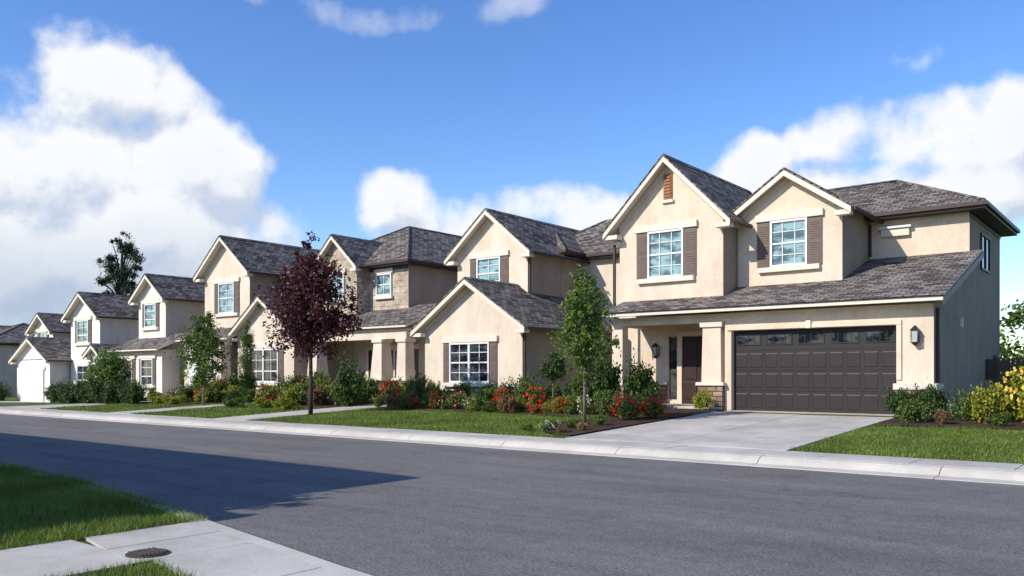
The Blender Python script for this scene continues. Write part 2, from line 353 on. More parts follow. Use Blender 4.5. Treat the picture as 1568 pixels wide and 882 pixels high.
# near side
kx=[-200,-60,-30,-23,-17,-12,-8.8,-5.05,0,10,40]; ky=[6.8,6.75,6.55,6.3,6.05,5.6,5.2,4.5,3.75,2.6,1.0]
yk=lambda x: float(np.interp(x,kx,ky))
NX=sorted(set([float(a) for a in range(-60,40,1)]+[-200,-120,-90,-8.8,-5.05,-7.75,-6.37]))
def strip(name,fa,fb,za,zb,m,xs=NX,par=None):
    v=[];f=[]
    for x in xs: v+=[(x,fa(x),za),(x,fb(x),zb)]
    for i in range(len(xs)-1): f.append((2*i,2*i+2,2*i+3,2*i+1))
    return mk(par,name,v,f,m)
strip('near_lawn_ground',lambda x:-80,lambda x:yk(x)-.22,.12,.12,M['grassg'])
v=[];f=[]
prof=[(-.0,-.05),(0,.008),(-.16,.02),(-.22,.11),(-.27,.135),(-.42,.138),(-.42,-.05)]
for x in NX: v+=[(x,yk(x)+a,z) for a,z in prof]
n=len(prof)
for i in range(len(NX)-1):
    for k in range(n-1): f.append((i*n+k,(i+1)*n+k,(i+1)*n+k+1,i*n+k+1))
mk(None,'kerb',v,f,M['kerb'])
v=[];f=[]
def slabq(p):
    k=len(v); 
    for z in(.05,.142+R.normal(0,.001)):
        for q in p: v.append((q[0],q[1],z))
    f.extend([tuple(k+t for t in F) for F in BF])
xe=[-7.75,-7.06,-6.37]+[-6.37+1.25*i for i in range(1,16)]
for a,b_ in zip(xe[:-1],xe[1:]):
    slabq([(a+.006,yk(a)-1.33 if a>-6.5 else yk(a)-1.5,),(b_-.006,yk(b_)-1.33 if a>-6.5 else yk(b_)-1.5),(b_-.006,yk(b_)-.43),(a+.006,yk(a)-.43)])
for j in range(6):
    yb_=3.38-j*1.3
    slabq([(-7.744,yb_-1.29),(-6.376,yb_-1.29),(-6.376,yb_-.0),(-7.744,yb_)])
mk(None,'near_walkway',v,f,M['conc'])
mc=empty('manhole_cover')
def disc(par,name,cx,cy,z0,z1,r,m,n=28):
    v=[(cx+r*math.cos(2*math.pi*i/n),cy+r*math.sin(2*math.pi*i/n),z) for z in(z0,z1) for i in range(n)]
    return mk(par,name,v,[tuple(range(n)),tuple(range(n,2*n))]+[(i,(i+1)%n,n+(i+1)%n,n+i) for i in range(n)],m)
disc(mc,'ring',-6.62,3.5,.1,.152,.17,M['iron']); disc(mc,'lid',-6.62,3.5,.153,.160,.145,M['iron'])
for i in range(-3,4): box(mc,'rib',-6.62-.11,-6.62+.11,3.5+i*.034-.007,3.5+i*.034+.007,.161,.167,M['iron'])
# ---------------------------------------------------------------- HOUSE 1
H=empty('two_storey_stucco_house'); S=M['st1']
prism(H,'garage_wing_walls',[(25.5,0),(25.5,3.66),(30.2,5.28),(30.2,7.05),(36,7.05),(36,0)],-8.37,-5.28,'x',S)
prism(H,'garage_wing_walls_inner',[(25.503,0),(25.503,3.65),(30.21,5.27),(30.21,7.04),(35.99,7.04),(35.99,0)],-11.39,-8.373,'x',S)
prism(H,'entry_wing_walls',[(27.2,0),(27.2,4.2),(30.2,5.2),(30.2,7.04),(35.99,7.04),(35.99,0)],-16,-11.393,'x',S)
box(H,'garage_pier_wall',-6.24,-5.28,25.2,25.497,0,3.5,S); box(H,'garage_header_wall',-11.39,-5.28,25.2,25.497,3.503,3.62,S)
box(H,'garage_lintel',-11.17,-6.243,25.2,25.497,3.05,3.5,S); box(H,'garage_pier_2',-11.39,-11.173,25.2,25.497,0,3.5,S)
garage_door(H,-11.17,-6.24,25.42,.52,3.04,M['gdoor'])
box(H,'garage_trim',-11.3,-6.1,25.15,25.197,3.06,3.2,S,.01)
box(H,'garage_trim_side',-6.235,-6.1,25.15,25.197,1.5,3.055,S,.01)
box(H,'keystone',-8.78,-8.62,25.1,25.149,3.04,3.28,M['trim'],.02)
box(H,'pier_stone_base',-6.26,-5.25,25.08,25.197,.4,1.22,M['stone'],.02); box(H,'pier_stone_side',-5.277,-5.2,25.08,25.8,.4,1.22,M['stone'],.02)
box(H,'pier_stone_cap',-6.3,-5.16,25.04,25.197,1.223,1.4,M['trim'],.02); box(H,'pier_stone_cap_side',-5.277,-5.16,25.2,25.84,1.223,1.4,M['trim'],.02)
lantern(H,-5.72,25.2,2.75)
column(H,-11.82,25.45,.45,3.35,.34,.31,.85,'st1')
box(H,'porch_beam',-15.62,-11.393,25.2,25.6,3.35,3.62,S); box(H,'porch_beam_side',-15.62,-15.25,25.603,27.197,3.35,3.62,S)
box(H,'porch_pilaster',-15.62,-15.2,25.22,25.6,.4,3.347,S); box(H,'pilaster_stone',-15.72,-15.1,25.14,25.7,.4,1.3,M['stone'],.02)
box(H,'porch_ceiling',-15.6,-11.4,25.61,27.19,3.5,3.55,M['trim'])
box(H,'porch_floor',-15.8,-11.4,24.95,27.197,.3,.62,M['conc'],.01); box(H,'porch_step',-14.6,-12.4,24.5,24.947,.3,.53,M['conc'],.01)
box(H,'front_door',-13.85,-12.6,27.1,27.19,.66,3.0,M['door'])
for zz0,zz1 in((.8,1.4),(1.5,2.2),(2.3,2.85)):
    for xa in(-13.75,-13.18): box(H,'door_panel',xa,xa+.46,27.07,27.098,zz0,zz1,M['door'],.01)
box(H,'door_surround',-14.05,-13.86,27.05,27.195,.62,3.2,S,.01); box(H,'door_surround_2',-12.59,-12.4,27.05,27.195,.62,3.2,S,.01)
box(H,'door_surround_top',-13.857,-12.593,27.05,27.195,3.03,3.2,S,.01)
box(H,'door_handle',-12.75,-12.71,27.0,27.09,1.5,1.8,M['metal'])
box(H,'sidelight',-14.36,-14.12,27.15,27.19,.8,3.0,M['glassd']); 
for xa in (-14.4,-14.12): box(H,'sidelight_frame',xa,xa+.04,27.12,27.19,.78,3.03,M['door'])
box(H,'porch_plinth_stone',-15.6,-14.5,27.05,27.19,.62,1.3,M['stone'],.02); box(H,'porch_plinth_cap',-15.6,-14.46,27.0,27.19,1.303,1.4,M['trim'],.01)
lantern(H,-14.9,27.2,2.55)
shed(H,-15.75,-4.93,24.72,3.80,30.35,5.68)
prism(H,'lower_rake_board',[(24.6,3.52),(30.3,5.42),(30.3,5.60),(24.6,3.72)],-4.928,-4.88,'x',M['brown'])
gable(H,-15.9,-11.9,26.2,30.5,3.95,7.07,1.0,S,.42,rb=33.2,tag='left_gable')
gable(H,-11.87,-8.37,27.3,30.5,4.3,7.05,.68,S,.36,rb=32.5,tag='right_gable')
window(H,-14.72,-13.33,26.2,5.05,6.7,3,4,.45)
window(H,-10.7,-9.46,27.3,5.24,6.78,3,4,.45)
box(H,'gable_vent',-14.1,-13.78,26.14,26.198,7.75,8.65,M['vent'],.01)
for i in range(7): box(H,'gable_vent_slat',-14.06,-13.82,26.11,26.139,7.84+i*.11,7.9+i*.11,M['vent'])
box(H,'gable_vent_sill',-14.16,-13.72,26.1,26.198,7.65,7.747,M['trim'])
hip(H,-16,-5.28,30.2,36,7.0,.5,.5,'brown')
box(H,'ledge',-7.95,-7.05,30.05,30.197,6.32,6.58,M['trim'],.02); box(H,'ledge_cap',-8.02,-6.98,29.98,30.197,6.583,6.66,M['white'],.01)
prism(H,'side_eave_frieze',[(30.2,6.75),(36,6.75),(36,6.88),(30.2,6.88)],-5.277,-5.25,'x',M['brown'])
downspout(H,-5.23,25.52,.5,3.5); downspout(H,-16.1,26.2,.5,6.4)
downspout(H,-8.32,30.2,5.7,6.8)
def side_window(par,x,y0,y1,z0,z1):
    box(par,'side_window_glass',x+.004,x+.02,y0,y1,z0,z1,M['glassd'])
    for a,b_,c,d in((y0-.06,y1+.06,z1,z1+.07),(y0-.06,y1+.06,z0-.07,z0),(y0-.06,y0,z0,z1),(y1,y1+.06,z0,z1),((y0+y1)/2-.03,(y0+y1)/2+.03,z0,z1)):
        box(par,'side_window_frame',x+.003,x+.06,a,b_,c,d,M['brown'])
side_window(H,-5.28,32.1,33.6,5.3,6.4)
box(H,'side_vent',-5.277,-5.2,28.6,28.8,3.1,3.4,M['trim']); box(H,'electric_meter',-5.277,-5.1,33,33.4,1.5,2.2,M['brown'],.02)
# ---------------------------------------------------------------- HOUSE 2
H=empty('two_storey_stucco_house'); S=M['st2']
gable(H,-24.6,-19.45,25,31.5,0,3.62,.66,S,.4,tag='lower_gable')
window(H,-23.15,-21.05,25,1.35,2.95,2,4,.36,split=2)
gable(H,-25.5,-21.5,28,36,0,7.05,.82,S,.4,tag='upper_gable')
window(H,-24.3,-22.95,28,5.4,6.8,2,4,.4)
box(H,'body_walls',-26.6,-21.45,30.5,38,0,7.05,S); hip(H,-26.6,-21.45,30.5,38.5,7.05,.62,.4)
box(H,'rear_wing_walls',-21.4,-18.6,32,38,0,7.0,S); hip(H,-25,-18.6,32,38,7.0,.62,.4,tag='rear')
downspout(H,-21.43,28.1,3.9,6.7); downspout(H,-19.38,25.1,.5,3.3)
# ---------------------------------------------------------------- HOUSE 3
H=empty('two_storey_stucco_house'); S=M['st3']
gable(H,-38.9,-34.1,25.5,32,0,3.85,.7,M['st2'],.4,tag='lower_gable')
window(H,-37.8,-35.3,25.5,1.3,3.0,2,3,.36,split=2)
box(H,'entry_walls',-34.1,-27.2,28.3,36,0,4.6,S)
shed(H,-34.2,-26.7,26.0,3.95,29,5.1)
box(H,'porch_beam',-33.9,-26.95,26.2,26.55,3.3,3.75,M['st2']); box(H,'porch_floor',-34,-27,26,28.29,.2,.6,M['conc'])
for xx in(-28.75,-33.4): column(H,xx,26.4,.45,3.3,.38,.27,.95)
column(H,-27.2,26.4,.45,3.3,.3,.25,.95)
box(H,'front_door',-31.7,-30.7,28.2,28.29,.62,2.9,M['door']); box(H,'door_surround',-31.9,-30.5,28.25,28.295,.62,3.05,M['trim'])
window(H,-29.9,-28.6,28.3,1.4,2.9,2,3,.3)
box(H,'upper_front',-38,-29.2,28.5,42,4.2,7.1,M['stone2']); box(H,'upper_side_walls',-29.197,-29.17,28.5,42,4.2,7.1,S)
hip(H,-38,-29.2,28.5,42,7.1,.56,.45)
gable(H,-35,-32,27.7,31,4.2,7.25,.9,M['stone2'],.35,rb=33,tag='upper_gable')
window(H,-34.1,-32.9,27.7,5.5,6.8,2,3)
window(H,-31.4,-30.3,28.5,5.6,6.7,2,2)
box(H,'frieze_beam',-31.9,-29.2,28.42,28.497,6.85,7.0,M['brown'])
# ---------------------------------------------------------------- HOUSE 4
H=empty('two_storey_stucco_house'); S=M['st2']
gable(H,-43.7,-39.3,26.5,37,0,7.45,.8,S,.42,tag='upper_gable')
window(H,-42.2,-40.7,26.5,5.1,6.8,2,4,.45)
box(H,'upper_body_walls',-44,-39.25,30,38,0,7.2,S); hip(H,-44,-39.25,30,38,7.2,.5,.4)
shed(H,-43.9,-38.9,24.9,3.7,27,4.5)
box(H,'garage_walls',-43.8,-39.3,25.3,26.497,0,3.6,S)
garage_door(H,-43.3,-40.2,25.24,.35,2.7,M['gwhite'],6,0)
box(H,'garage_trim',-43.5,-40.0,25.2,25.295,2.72,2.95,M['trim'])
column(H,-39.5,25.0,.4,3.4,.3,.25,.9)
# ---------------------------------------------------------------- HOUSE 5
H=empty('two_storey_stucco_house'); S=M['st4']
gable(H,-49.1,-46.0,25.4,36,0,6.3,.75,S,.4,tag='upper_gable')
window(H,-48.3,-47.0,25.4,4.5,5.9,2,3,.3)
box(H,'body_walls',-52,-45.6,28.5,37,0,6.3,S); hip(H,-52,-45.6,28.5,37,6.3,.5)
box(H,'lower_front_walls',-49.5,-44.4,24.3,25.39,0,3.1,S); shed(H,-49.8,-44.1,23.9,3.2,25.9,4.1)
window(H,-48.9,-47.6,24.3,1.1,2.6,2,3,.25); window(H,-46.6,-45.3,24.3,1.1,2.6,2,3,.25)
# ---------------------------------------------------------------- HOUSE 6
H=empty('two_storey_stucco_house'); S=M['st5']
gable(H,-55.4,-51.5,24.2,34,-.2,5.4,.65,S,.4,tag='upper_gable')
window(H,-54.4,-52.9,24.2,3.7,5.1,2,3,.35)
box(H,'body_walls',-57,-50.2,28,36,-.2,5.3,S); hip(H,-57,-50.2,28,36,5.3,.5)
gable(H,-51.45,-49.9,23.6,28,-.2,2.9,.6,S,.3,tag='lower_gable')
window(H,-54.4,-52.9,24.2,.9,2.3,2,3)
# ---------------------------------------------------------------- HOUSE 7
H=empty('two_storey_stucco_house'); S=M['st3']
box(H,'garage_walls',-60.6,-55.6,23,27,-.3,2.7,M['st5']); garage_door(H,-59.6,-56.4,22.93,-.12,2.0,M['gwhite'],6,0)
gable(H,-60.6,-55.6,23,28,2.65,2.7,.5,M['st5'],.35,tag='garage_gable')
box(H,'garage_trim',-59.8,-56.2,22.92,22.995,2.01,2.2,M['trim'])
gable(H,-69.4,-65.9,27.5,36,-.2,5.1,.65,M['st4'],.4,tag='upper_gable'); window(H,-68.4,-66.9,27.5,3.8,5.0,2,2,.3)
box(H,'body_walls',-71,-64.2,29.2,37,-.2,5.0,S); hip(H,-71,-64.2,29.2,37,5.0,.55)
H=empty('two_storey_stucco_house')
box(H,'body_walls',-86,-77,27,36,-.3,4.3,M['st4']); hip(H,-86,-77,27,36,4.3,.4); window(H,-84,-82,27,2.6,3.9,2,3); window(H,-80,-78,27,.8,2.1,2,3)
H=empty('two_storey_stucco_house')
gable(H,-98,-90,27,37,-.3,4.6,.5,M['st2'],.4); window(H,-95,-93,27,3,4.3,2,3)
# near-side houses (cast the shadow on the road)
for (xa,xb,dy) in((-30.2,-13.4,-.15),(-52,-35,-1.6)):
    H=empty('two_storey_stucco_house')
    box(H,'walls',xa,xb,-6.4+dy,.2+dy,0,6.1,M['st2']); hip(H,xa,xb,-6.4+dy,.2+dy,6.1,.72,.4)
    for q in range(3): window(H,xa+2+q*5,xa+3.6+q*5,-6.4+dy,1,2.5)
    box(H,'wing_walls',xb+.003,xb+2.8,-5.5,.6,0,3.2,M['st2']); hip(H,xb-.2,xb+2.8,-5.5,.6,3.2,.3,.3,tag='wing')
H=empty('side_yard_fence')
for i in range(40):
    xa=-5.1+i*.152; box(H,'fence_board',xa,xa+.14,34.0+.01*(i%2),34.03+.01*(i%2),.4,2.25,M['fence'])
box(H,'fence_rail',-5.1,1,34.05,34.1,.8,.9,M['fence']); box(H,'fence_rail',-5.1,1,34.05,34.1,1.9,2.0,M['fence'])
for xx in(-5.15,-3,-.9,1.0): box(H,'fence_post',xx-.06,xx+.06,34.05,34.17,.4,2.35,M['fence'])
# ---------------------------------------------------------------- foliage
def npmesh(name,V,k,mat):
    n=len(V)//k; me=bpy.data.meshes.new(name)
    me.vertices.add(len(V)); me.vertices.foreach_set('co',V.astype(np.float32).ravel())
    me.loops.add(len(V)); me.loops.foreach_set('vertex_index',np.arange(len(V),dtype=np.int32))
    me.polygons.add(n); me.polygons.foreach_set('loop_start',np.arange(0,len(V),k,dtype=np.int32))
    me.polygons.foreach_set('loop_total',np.full(n,k,dtype=np.int32))
    me.update(calc_edges=True); me.materials.append(mat); return me
def leafV(blobs,n,size,clumps,spread,asp=.5,shell=(.45,1.0)):
    bl=np.array(blobs,float); w=(bl[:,3]*bl[:,4]*bl[:,5])**.7; w/=w.sum()
    bi=R.choice(len(bl),clumps,p=w)
    d=R.normal(size=(clumps,3)); d/=np.linalg.norm(d,axis=1)[:,None]
    rr=R.uniform(*shell,clumps)[:,None]
    cc=bl[bi,:3]+d*rr*bl[bi,3:6]; cs=bl[bi,3:6].mean(1)*spread*R.uniform(.6,1.4,clumps)
    ci=R.integers(0,clumps,n)
    off=R.normal(size=(n,3))*.6
    P=cc[ci]+off*cs[ci][:,None]
    nrm=R.normal(size=(n,3))+d[ci]*.9+np.array([0,0,.5]); nrm/=np.linalg.norm(nrm,axis=1)[:,None]
    t=np.cross(nrm,R.normal(size=(n,3))); t/=np.linalg.norm(t,axis=1)[:,None]; s=np.cross(nrm,t)
    L=(size*R.uniform(.6,1.3,n))[:,None]
    V=np.stack([P-t*L*.5,P+s*L*asp*.5+nrm*L*.08,P+t*L*.5,P-s*L*asp*.5+nrm*L*.08],1).reshape(-1,3)
    return V,cc
def leaf_obj(par,name,V,mat):
    o=bpy.data.objects.new(name,npmesh(name,V,4,mat)); COL.objects.link(o); o.parent=par; return o
def tree(name,x,y,z0,trunkpts,rad,blobs,n,size,clumps,spread,lm,bm_,asp=.5,nbr=14,shell=(.4,1)):
    T=empty(name)
    tube(T,'trunk',[(x+a,y+b_,z0+c) for a,b_,c in trunkpts],rad,bm_,10)
    bl=[(x+a,y+b_,z0+c,d,e,f) for a,b_,c,d,e,f in blobs]
    V,cc=leafV(bl,n,size,clumps,spread,asp,shell)
    leaf_obj(T,'leaves',V,lm)
    tp=[Vector((x+a,y+b_,z0+c)) for a,b_,c in trunkpts]
    for i in range(min(nbr,len(cc))):
        c=Vector(cc[i]); 
        zt=z0+trunkpts[1][2]+ (c.z-z0-trunkpts[1][2])*.6; zt=min(max(zt,tp[0].z+.5),tp[-1].z)
        k=0
        while k<len(tp)-2 and tp[k+1].z<zt: k+=1
        tt=(zt-tp[k].z)/max(.01,tp[k+1].z-tp[k].z); s=tp[k].lerp(tp[k+1],min(max(tt,0),1))
        mid=s.lerp(c,.5)+Vector((0,0,.12*(c-s).length))
        r=rad[0]*.3
        tube(T,'limb',[s,mid,c],[r,r*.6,r*.2],bm_,5)
    return T
tree('purple_leaf_plum_tree',-23.8,18.5,gz(-23.8,18.5),[(0,0,-.05),(.02,0,1.2),(-.03,.02,2.4),(.05,0,4.0),(.1,0,5.6)],[.085,.07,.06,.04,.015],
 [(0,0,2.9,1.2,1.2,.9),(.1,0,3.8,1.5,1.5,1.0),(-.15,.1,4.7,1.1,1.1,.9),(-.2,0,5.6,.5,.5,.6),(1.15,.3,3.3,.75,.7,.5),(-1.05,0,4.2,.6,.7,.8),(-.9,.2,5.3,.35,.35,.6),(.8,0,4.8,.5,.5,.5),(-1.3,0,5.0,.3,.3,.5),(1.6,.4,3.7,.4,.4,.35),(.4,0,5.2,.4,.4,.4)],15000,.12,320,.24,M['lf_purple'],M['barkd'],.6,50,(.3,1.15))
tree('young_maple_tree',-12.65,19.0,gz(-12.65,19),[(0,0,-.05),(.01,0,1.0),(.04,0,2.2),(.0,0,3.4),(.02,0,4.3)],[.05,.042,.035,.025,.01],
 [(0,0,1.8,.5,.5,.55),(0,0,2.5,.7,.7,.7),(.05,0,3.2,.6,.6,.6),(-.1,0,3.9,.35,.35,.5),(.45,.1,2.2,.4,.4,.4),(-.35,.1,3.1,.35,.35,.4),(.3,0,3.6,.3,.3,.4)],7800,.095,150,.27,M['lf_tree'],M['bark'],.6,30,(.3,1.15))
tree('green_ornamental_tree',-33.1,20,gz(-33,20),[(0,0,-.05),(.05,0,1),(.0,0,2.2),(.05,0,3.6)],[.07,.06,.045,.015],
 [(0,0,2.1,.95,.95,.8),(0,0,3.0,.8,.8,.8),(.1,0,3.7,.4,.4,.4),(-.3,0,1.3,.6,.6,.4),(.6,0,2.6,.5,.5,.5)],9500,.11,130,.27,M['lf_tree'],M['bark'],.6,12,(.3,1.1))
tree('cypress_tree',-33.3,22.3,gz(-33,22),[(0,0,-.05),(0,0,1),(0,0,3.4)],[.06,.05,.01],
 [(0,0,.9,.42,.42,.7),(0,0,1.9,.42,.42,.8),(0,0,2.8,.32,.32,.6),(0,0,3.4,.16,.16,.4)],9000,.08,150,.3,M['lf_mid'],M['bark'],.4,0)
tree('small_ornamental_tree',-41.8,20,gz(-41.8,20),[(0,0,-.05),(.05,0,.8),(.0,0,2.2)],[.07,.06,.02],
 [(0,0,1.9,1.1,1.0,.8),(.8,0,1.4,.8,.8,.6),(-.8,0,1.3,.7,.7,.6)],9000,.11,110,.25,M['lf_tree'],M['bark'],.6,8)
tree('small_ornamental_tree',-16.6,23,gz(-16.6,23),[(0,0,-.05),(.03,0,.7),(.0,0,1.6)],[.035,.03,.01],
 [(0,0,1.35,.42,.42,.42),(.15,0,1.75,.25,.25,.25)],2600,.08,50,.28,M['lf_dark'],M['bark'],.6,6)
tree('garden_tree',-12.2,.9,.12,[(0,0,-.05),(.05,0,1.2),(.0,0,2.6),(.05,0,4.2)],[.11,.09,.06,.02],
 [(0,0,2.6,1.1,1.0,.8),(.2,0,3.5,1.0,1.0,.8),(-.3,0,4.2,.6,.6,.5),(.9,.2,2.7,.7,.7,.5),(1.2,.3,3.4,.4,.4,.4)],9000,.13,130,.25,M['lf_tree'],M['bark'],.6,14)
pb=[]; rp=np.random.default_rng(3)
for i in range(34):
    t=i/33; zz=9.8+8.6*t; r=(3.4*(1-t)**.6+.5)*rp.uniform(.4,1.15); a=rp.uniform(0,6.28)
    pb.append((r*.75*math.cos(a),r*.75*math.sin(a),zz,1.05*(1-.35*t),1.05*(1-.35*t),.38))
tree('pine_tree',-98.8,49,0,[(0,0,-.3),(.1,0,6),(-.1,0,12),(.05,0,18)],[.4,.35,.22,.05],pb,10000,.32,150,.5,M['needle'],M['barkd'],.35,60,(.2,1))
def shrub_meshes(tag,lm,n=2600,sz=.13,fl=None,fn=0,k=3,hs=.62):
    out=[]
    for i in range(k):
        bl=[(0,0,hs,.8,.8,hs)]+[(R.uniform(-.4,.4),R.uniform(-.4,.4),R.uniform(.4,1.0)*hs*1.3,.45,.45,.4) for _ in range(5)]
        V,_=leafV(bl,n,sz,90,.26,.6,(.35,1.0)); V[:,2]=np.maximum(V[:,2],0.0)
        me=npmesh(tag,V,4,lm); fm=None
        if fl:
            V2,_=leafV([(0,0,hs*1.05,.85,.85,hs*1.05)],fn*6,.13,fn,.04,.9,(.8,1.1)); V2[:,2]=np.maximum(V2[:,2],.12); fm=npmesh(tag+'_blossoms',V2,4,fl)
        out.append((me,fm))
    return out
SH={'dark':shrub_meshes('shrub_leaves',M['lf_dark'],3600,.11),'mid':shrub_meshes('shrub_leaves',M['lf_mid']),'lime':shrub_meshes('shrub_leaves',M['lf_lime']),
 'rust':shrub_meshes('shrub_leaves',M['lf_rust']),'tree':shrub_meshes('shrub_leaves',M['lf_tree']),
 'red':shrub_meshes('flower_leaves',M['lf_mid'],2200,.14,M['fl_red'],75),'pink':shrub_meshes('flower_leaves',M['lf_tree'],2200,.14,M['fl_pink'],50),
 'white':shrub_meshes('flower_leaves',M['lf_mid'],2200,.14,M['fl_white'],40),'yel':shrub_meshes('flower_leaves',M['lf_lime'],2400,.14,M['fl_yel'],75)}
def shrub(kind,x,y,r,h,name=None):
    me,fm=SH[kind][int(R.integers(0,3))]
    nm=name or ('flowering_shrub' if fm else 'shrub')
    o=bpy.data.objects.new(nm,me); COL.objects.link(o)
    o.location=(x,y,gz(x,y)+.03); o.rotation_euler=(0,0,R.uniform(0,6.28)); o.scale=(r,r*R.uniform(.85,1.15),h/1.25)
    if fm:
        q=bpy.data.objects.new('blossoms',fm); COL.objects.link(q); q.parent=o
    return o
L=[('dark',-26.0,22,.85,2.0),('mid',-24.3,23.4,.6,1.1),('red',-23.9,22.4,.5,1.0),('mid',-22.9,22.9,.5,1.25),('rust',-27.4,21.6,.6,.8),
('dark',-19.1,24.0,.55,1.1),('mid',-18.2,23.8,.6,1.2),('red',-18.3,22.4,.4,.75),('dark',-17.4,23.9,.5,.9),('red',-16.8,22.3,.4,.8),('pink',-20.2,22.2,.4,.6),('red',-20.9,23.0,.4,.65),
('dark',-14.9,23.6,.75,1.75),('dark',-13.9,24.0,.7,1.65),('mid',-15.7,23.4,.55,1.3),('tree',-14.3,22.6,.45,.8),('dark',-13.1,22.6,.4,.7),('lime',-15.4,22.2,.35,.6),
('red',-12.3,20.6,.5,.62),('red',-11.8,21.3,.45,.6),('dark',-13.1,21.2,.4,.7),('dark',-12.4,22.1,.4,.8),('lime',-11.75,24.35,.38,.7),('mid',-12.3,17.9,.25,.25),('pink',-11.8,17.6,.2,.22),('white',-12.6,17.2,.25,.2),('tree',-12.0,18.8,.25,.3),('white',-13.0,18.0,.25,.22),('rust',-11.9,16.9,.2,.2),('mid',-13.0,16.9,.2,.2),
('dark',-5.6,23.2,.5,.95),('dark',-4.95,23.4,.5,1.05),('mid',-5.2,22.5,.4,.6),('mid',-4.2,23.4,.45,.8),('lime',-3.7,23.0,.55,1.0),('yel',-3.1,23.6,.6,1.25),('lime',-2.5,22.8,.6,1.0),('yel',-2.2,23.8,.7,1.45),('mid',-1.6,22.8,.5,.8),('yel',-1.0,23.3,.7,1.3),('lime',-.2,23.4,.6,1.1),('dark',.7,23.4,.6,1.1),
('mid',-3.3,22.3,.3,.35),('rust',-4.5,22.4,.25,.35)]
for k,x,y,r,h in L: shrub(k,x,y,r,h)
kinds=['rust','pink','tree','mid','red','tree','white','lime','mid','dark','rust']
for i in range(60):
    x=-23.6+i*.17+R.uniform(-.15,.15); y=R.uniform(21.4,22.9)
    shrub(kinds[int(R.integers(0,11))],x,y,R.uniform(.18,.4),R.uniform(.25,.65))
for i in range(22):
    shrub(['mid','dark','tree'][i%3],-23.5+i*.42,R.uniform(23.7,24.5),R.uniform(.3,.5),R.uniform(.5,1.0))
kinds2=['dark','mid','tree','rust','lime','mid','dark','pink','tree','dark']
for i in range(100):
    x=R.uniform(-50,-26.2); 
    if -33.5<x<-31.6 or -44<x<-39.8: continue
    y=R.uniform(20.8,24.2 if x>-44 else 23.2); t=(y-20.8)/3.8
    shrub(kinds2[int(R.integers(0,10))],x,y,R.uniform(.35,.7),R.uniform(.4,.8)+t*.8)
for i in range(14):
    shrub(['dark','mid','dark','tree'][i%4],R.uniform(-51.5,-44.5),R.uniform(21.5,23),R.uniform(.5,.8),R.uniform(.8,1.4))
for x,y in((-27,19.8),(-28.8,20.0),(-30.2,19.6),(-35,19.8),(-36.8,20.1)): shrub(['lime','tree','mid','lime'][int(-x)%4],x,y,.6,.45)
for i in range(13): shrub('dark',-38.3-i*.72,19.8+R.uniform(-.2,.2),.6,1.15)
for i in range(6): shrub('dark',-61-i*.9,22+R.uniform(-.2,.2),.8,1.3)
for x in (-30.2,-29.4,-37.5,-38.4,-35.9): shrub('red' if x>-36 else 'white',x,21.6,.45,.6)
P=empty('potted_plant'); 
v=[];f=[]
prof=[(.13,0),(.2,.18),(.24,.36),(.27,.38),(.27,.42),(.22,.42),(.2,.36)]
for i in range(20):
    for r,zz in prof: v.append((-14.15+r*math.cos(i*math.pi/10),25.25+r*math.sin(i*math.pi/10),.62+zz))
for i in range(20):
    for k in range(6): f.append((i*7+k,((i+1)%20)*7+k,((i+1)%20)*7+k+1,i*7+k+1))
f.append(tuple(i*7 for i in range(20))); mk(P,'pot',v,f,M['pot'],smooth=True)
V,_=leafV([(-14.15,25.25,1.2,.28,.28,.25)],900,.12,30,.35,.5); leaf_obj(P,'leaves',V,M['lf_tree'])
V,_=leafV([(-14.15,25.25,1.25,.28,.28,.25)],90,.08,16,.1,.9); leaf_obj(P,'blossoms',V,M['fl_white'])
bl=[]
for i in range(44):
    x=-150+i*3.3+R.uniform(-1,1); y=R.uniform(46,58)
    if -46<x<-10: h=R.uniform(3,4.5)
    else: h=R.uniform(4.2,6)
    bl.append((x,y,h*.5,2.4,2.4,h*.55))
for x,y,h in((-6.8,45,6.2),(-5.6,44,5.2),(-4,47,6.6),(-1.5,46,6),(-8.5,50,5.5),(2,47,7),(-3,38.5,4.2),(-.5,39,4.5),(2,38,4.6)):
    bl+= [(x,y,h*.35,1.6,1.6,h*.36),(x+.3,y,h*.72,1.2,1.2,h*.28)]
V,_=leafV(bl,80000,.30,900,.3,.6,(.5,1)); o=leaf_obj(None,'background_trees',V,M['lf_mid'])
tf=empty('background_conifer_tree')
tube(tf,'trunk',[(-88,40,0),(-88,40,8)],[.2,.04],M['barkd'])
V,_=leafV([(-88,40,3,1.6,1.6,2),(-88,40,5.2,1.3,1.3,1.6),(-88,40,7.2,.8,.8,1.2)],6000,.27,120,.3,.5); leaf_obj(tf,'leaves',V,M['lf_dark'])
def blades(name,n,fx,w,h,zf,keep):
    x,y=fx(n); kk=keep(x,y); x=x[kk]; y=y[kk]; n=len(x)
    z=np.array([zf(a,b_) for a,b_ in zip(x,y)])
    a=R.uniform(0,6.28,n); hh=h*R.uniform(.5,1.25,n)*(1+.35*np.sin(x*1.9+y)*np.sin(y*2.3-x*.7)); ww=w*R.uniform(.7,1.3,n)
    lx=R.normal(0,.35,n)*hh; ly=R.normal(0,.35,n)*hh
    V=np.stack([np.stack([x-np.cos(a)*ww/2,y-np.sin(a)*ww/2,z],1),np.stack([x+np.cos(a)*ww/2,y+np.sin(a)*ww/2,z],1),np.stack([x+lx,y+ly,z+hh],1)],1).reshape(-1,3)
    o=bpy.data.objects.new(name,npmesh(name,V,3,M['blade'])); COL.objects.link(o)
rect=lambda a,b_,c,d: (lambda n:(R.uniform(a,b_,n),R.uniform(c,d,n)))
true=lambda x,y: np.ones(len(x),bool)
ykv=lambda x: np.interp(x,kx,ky)
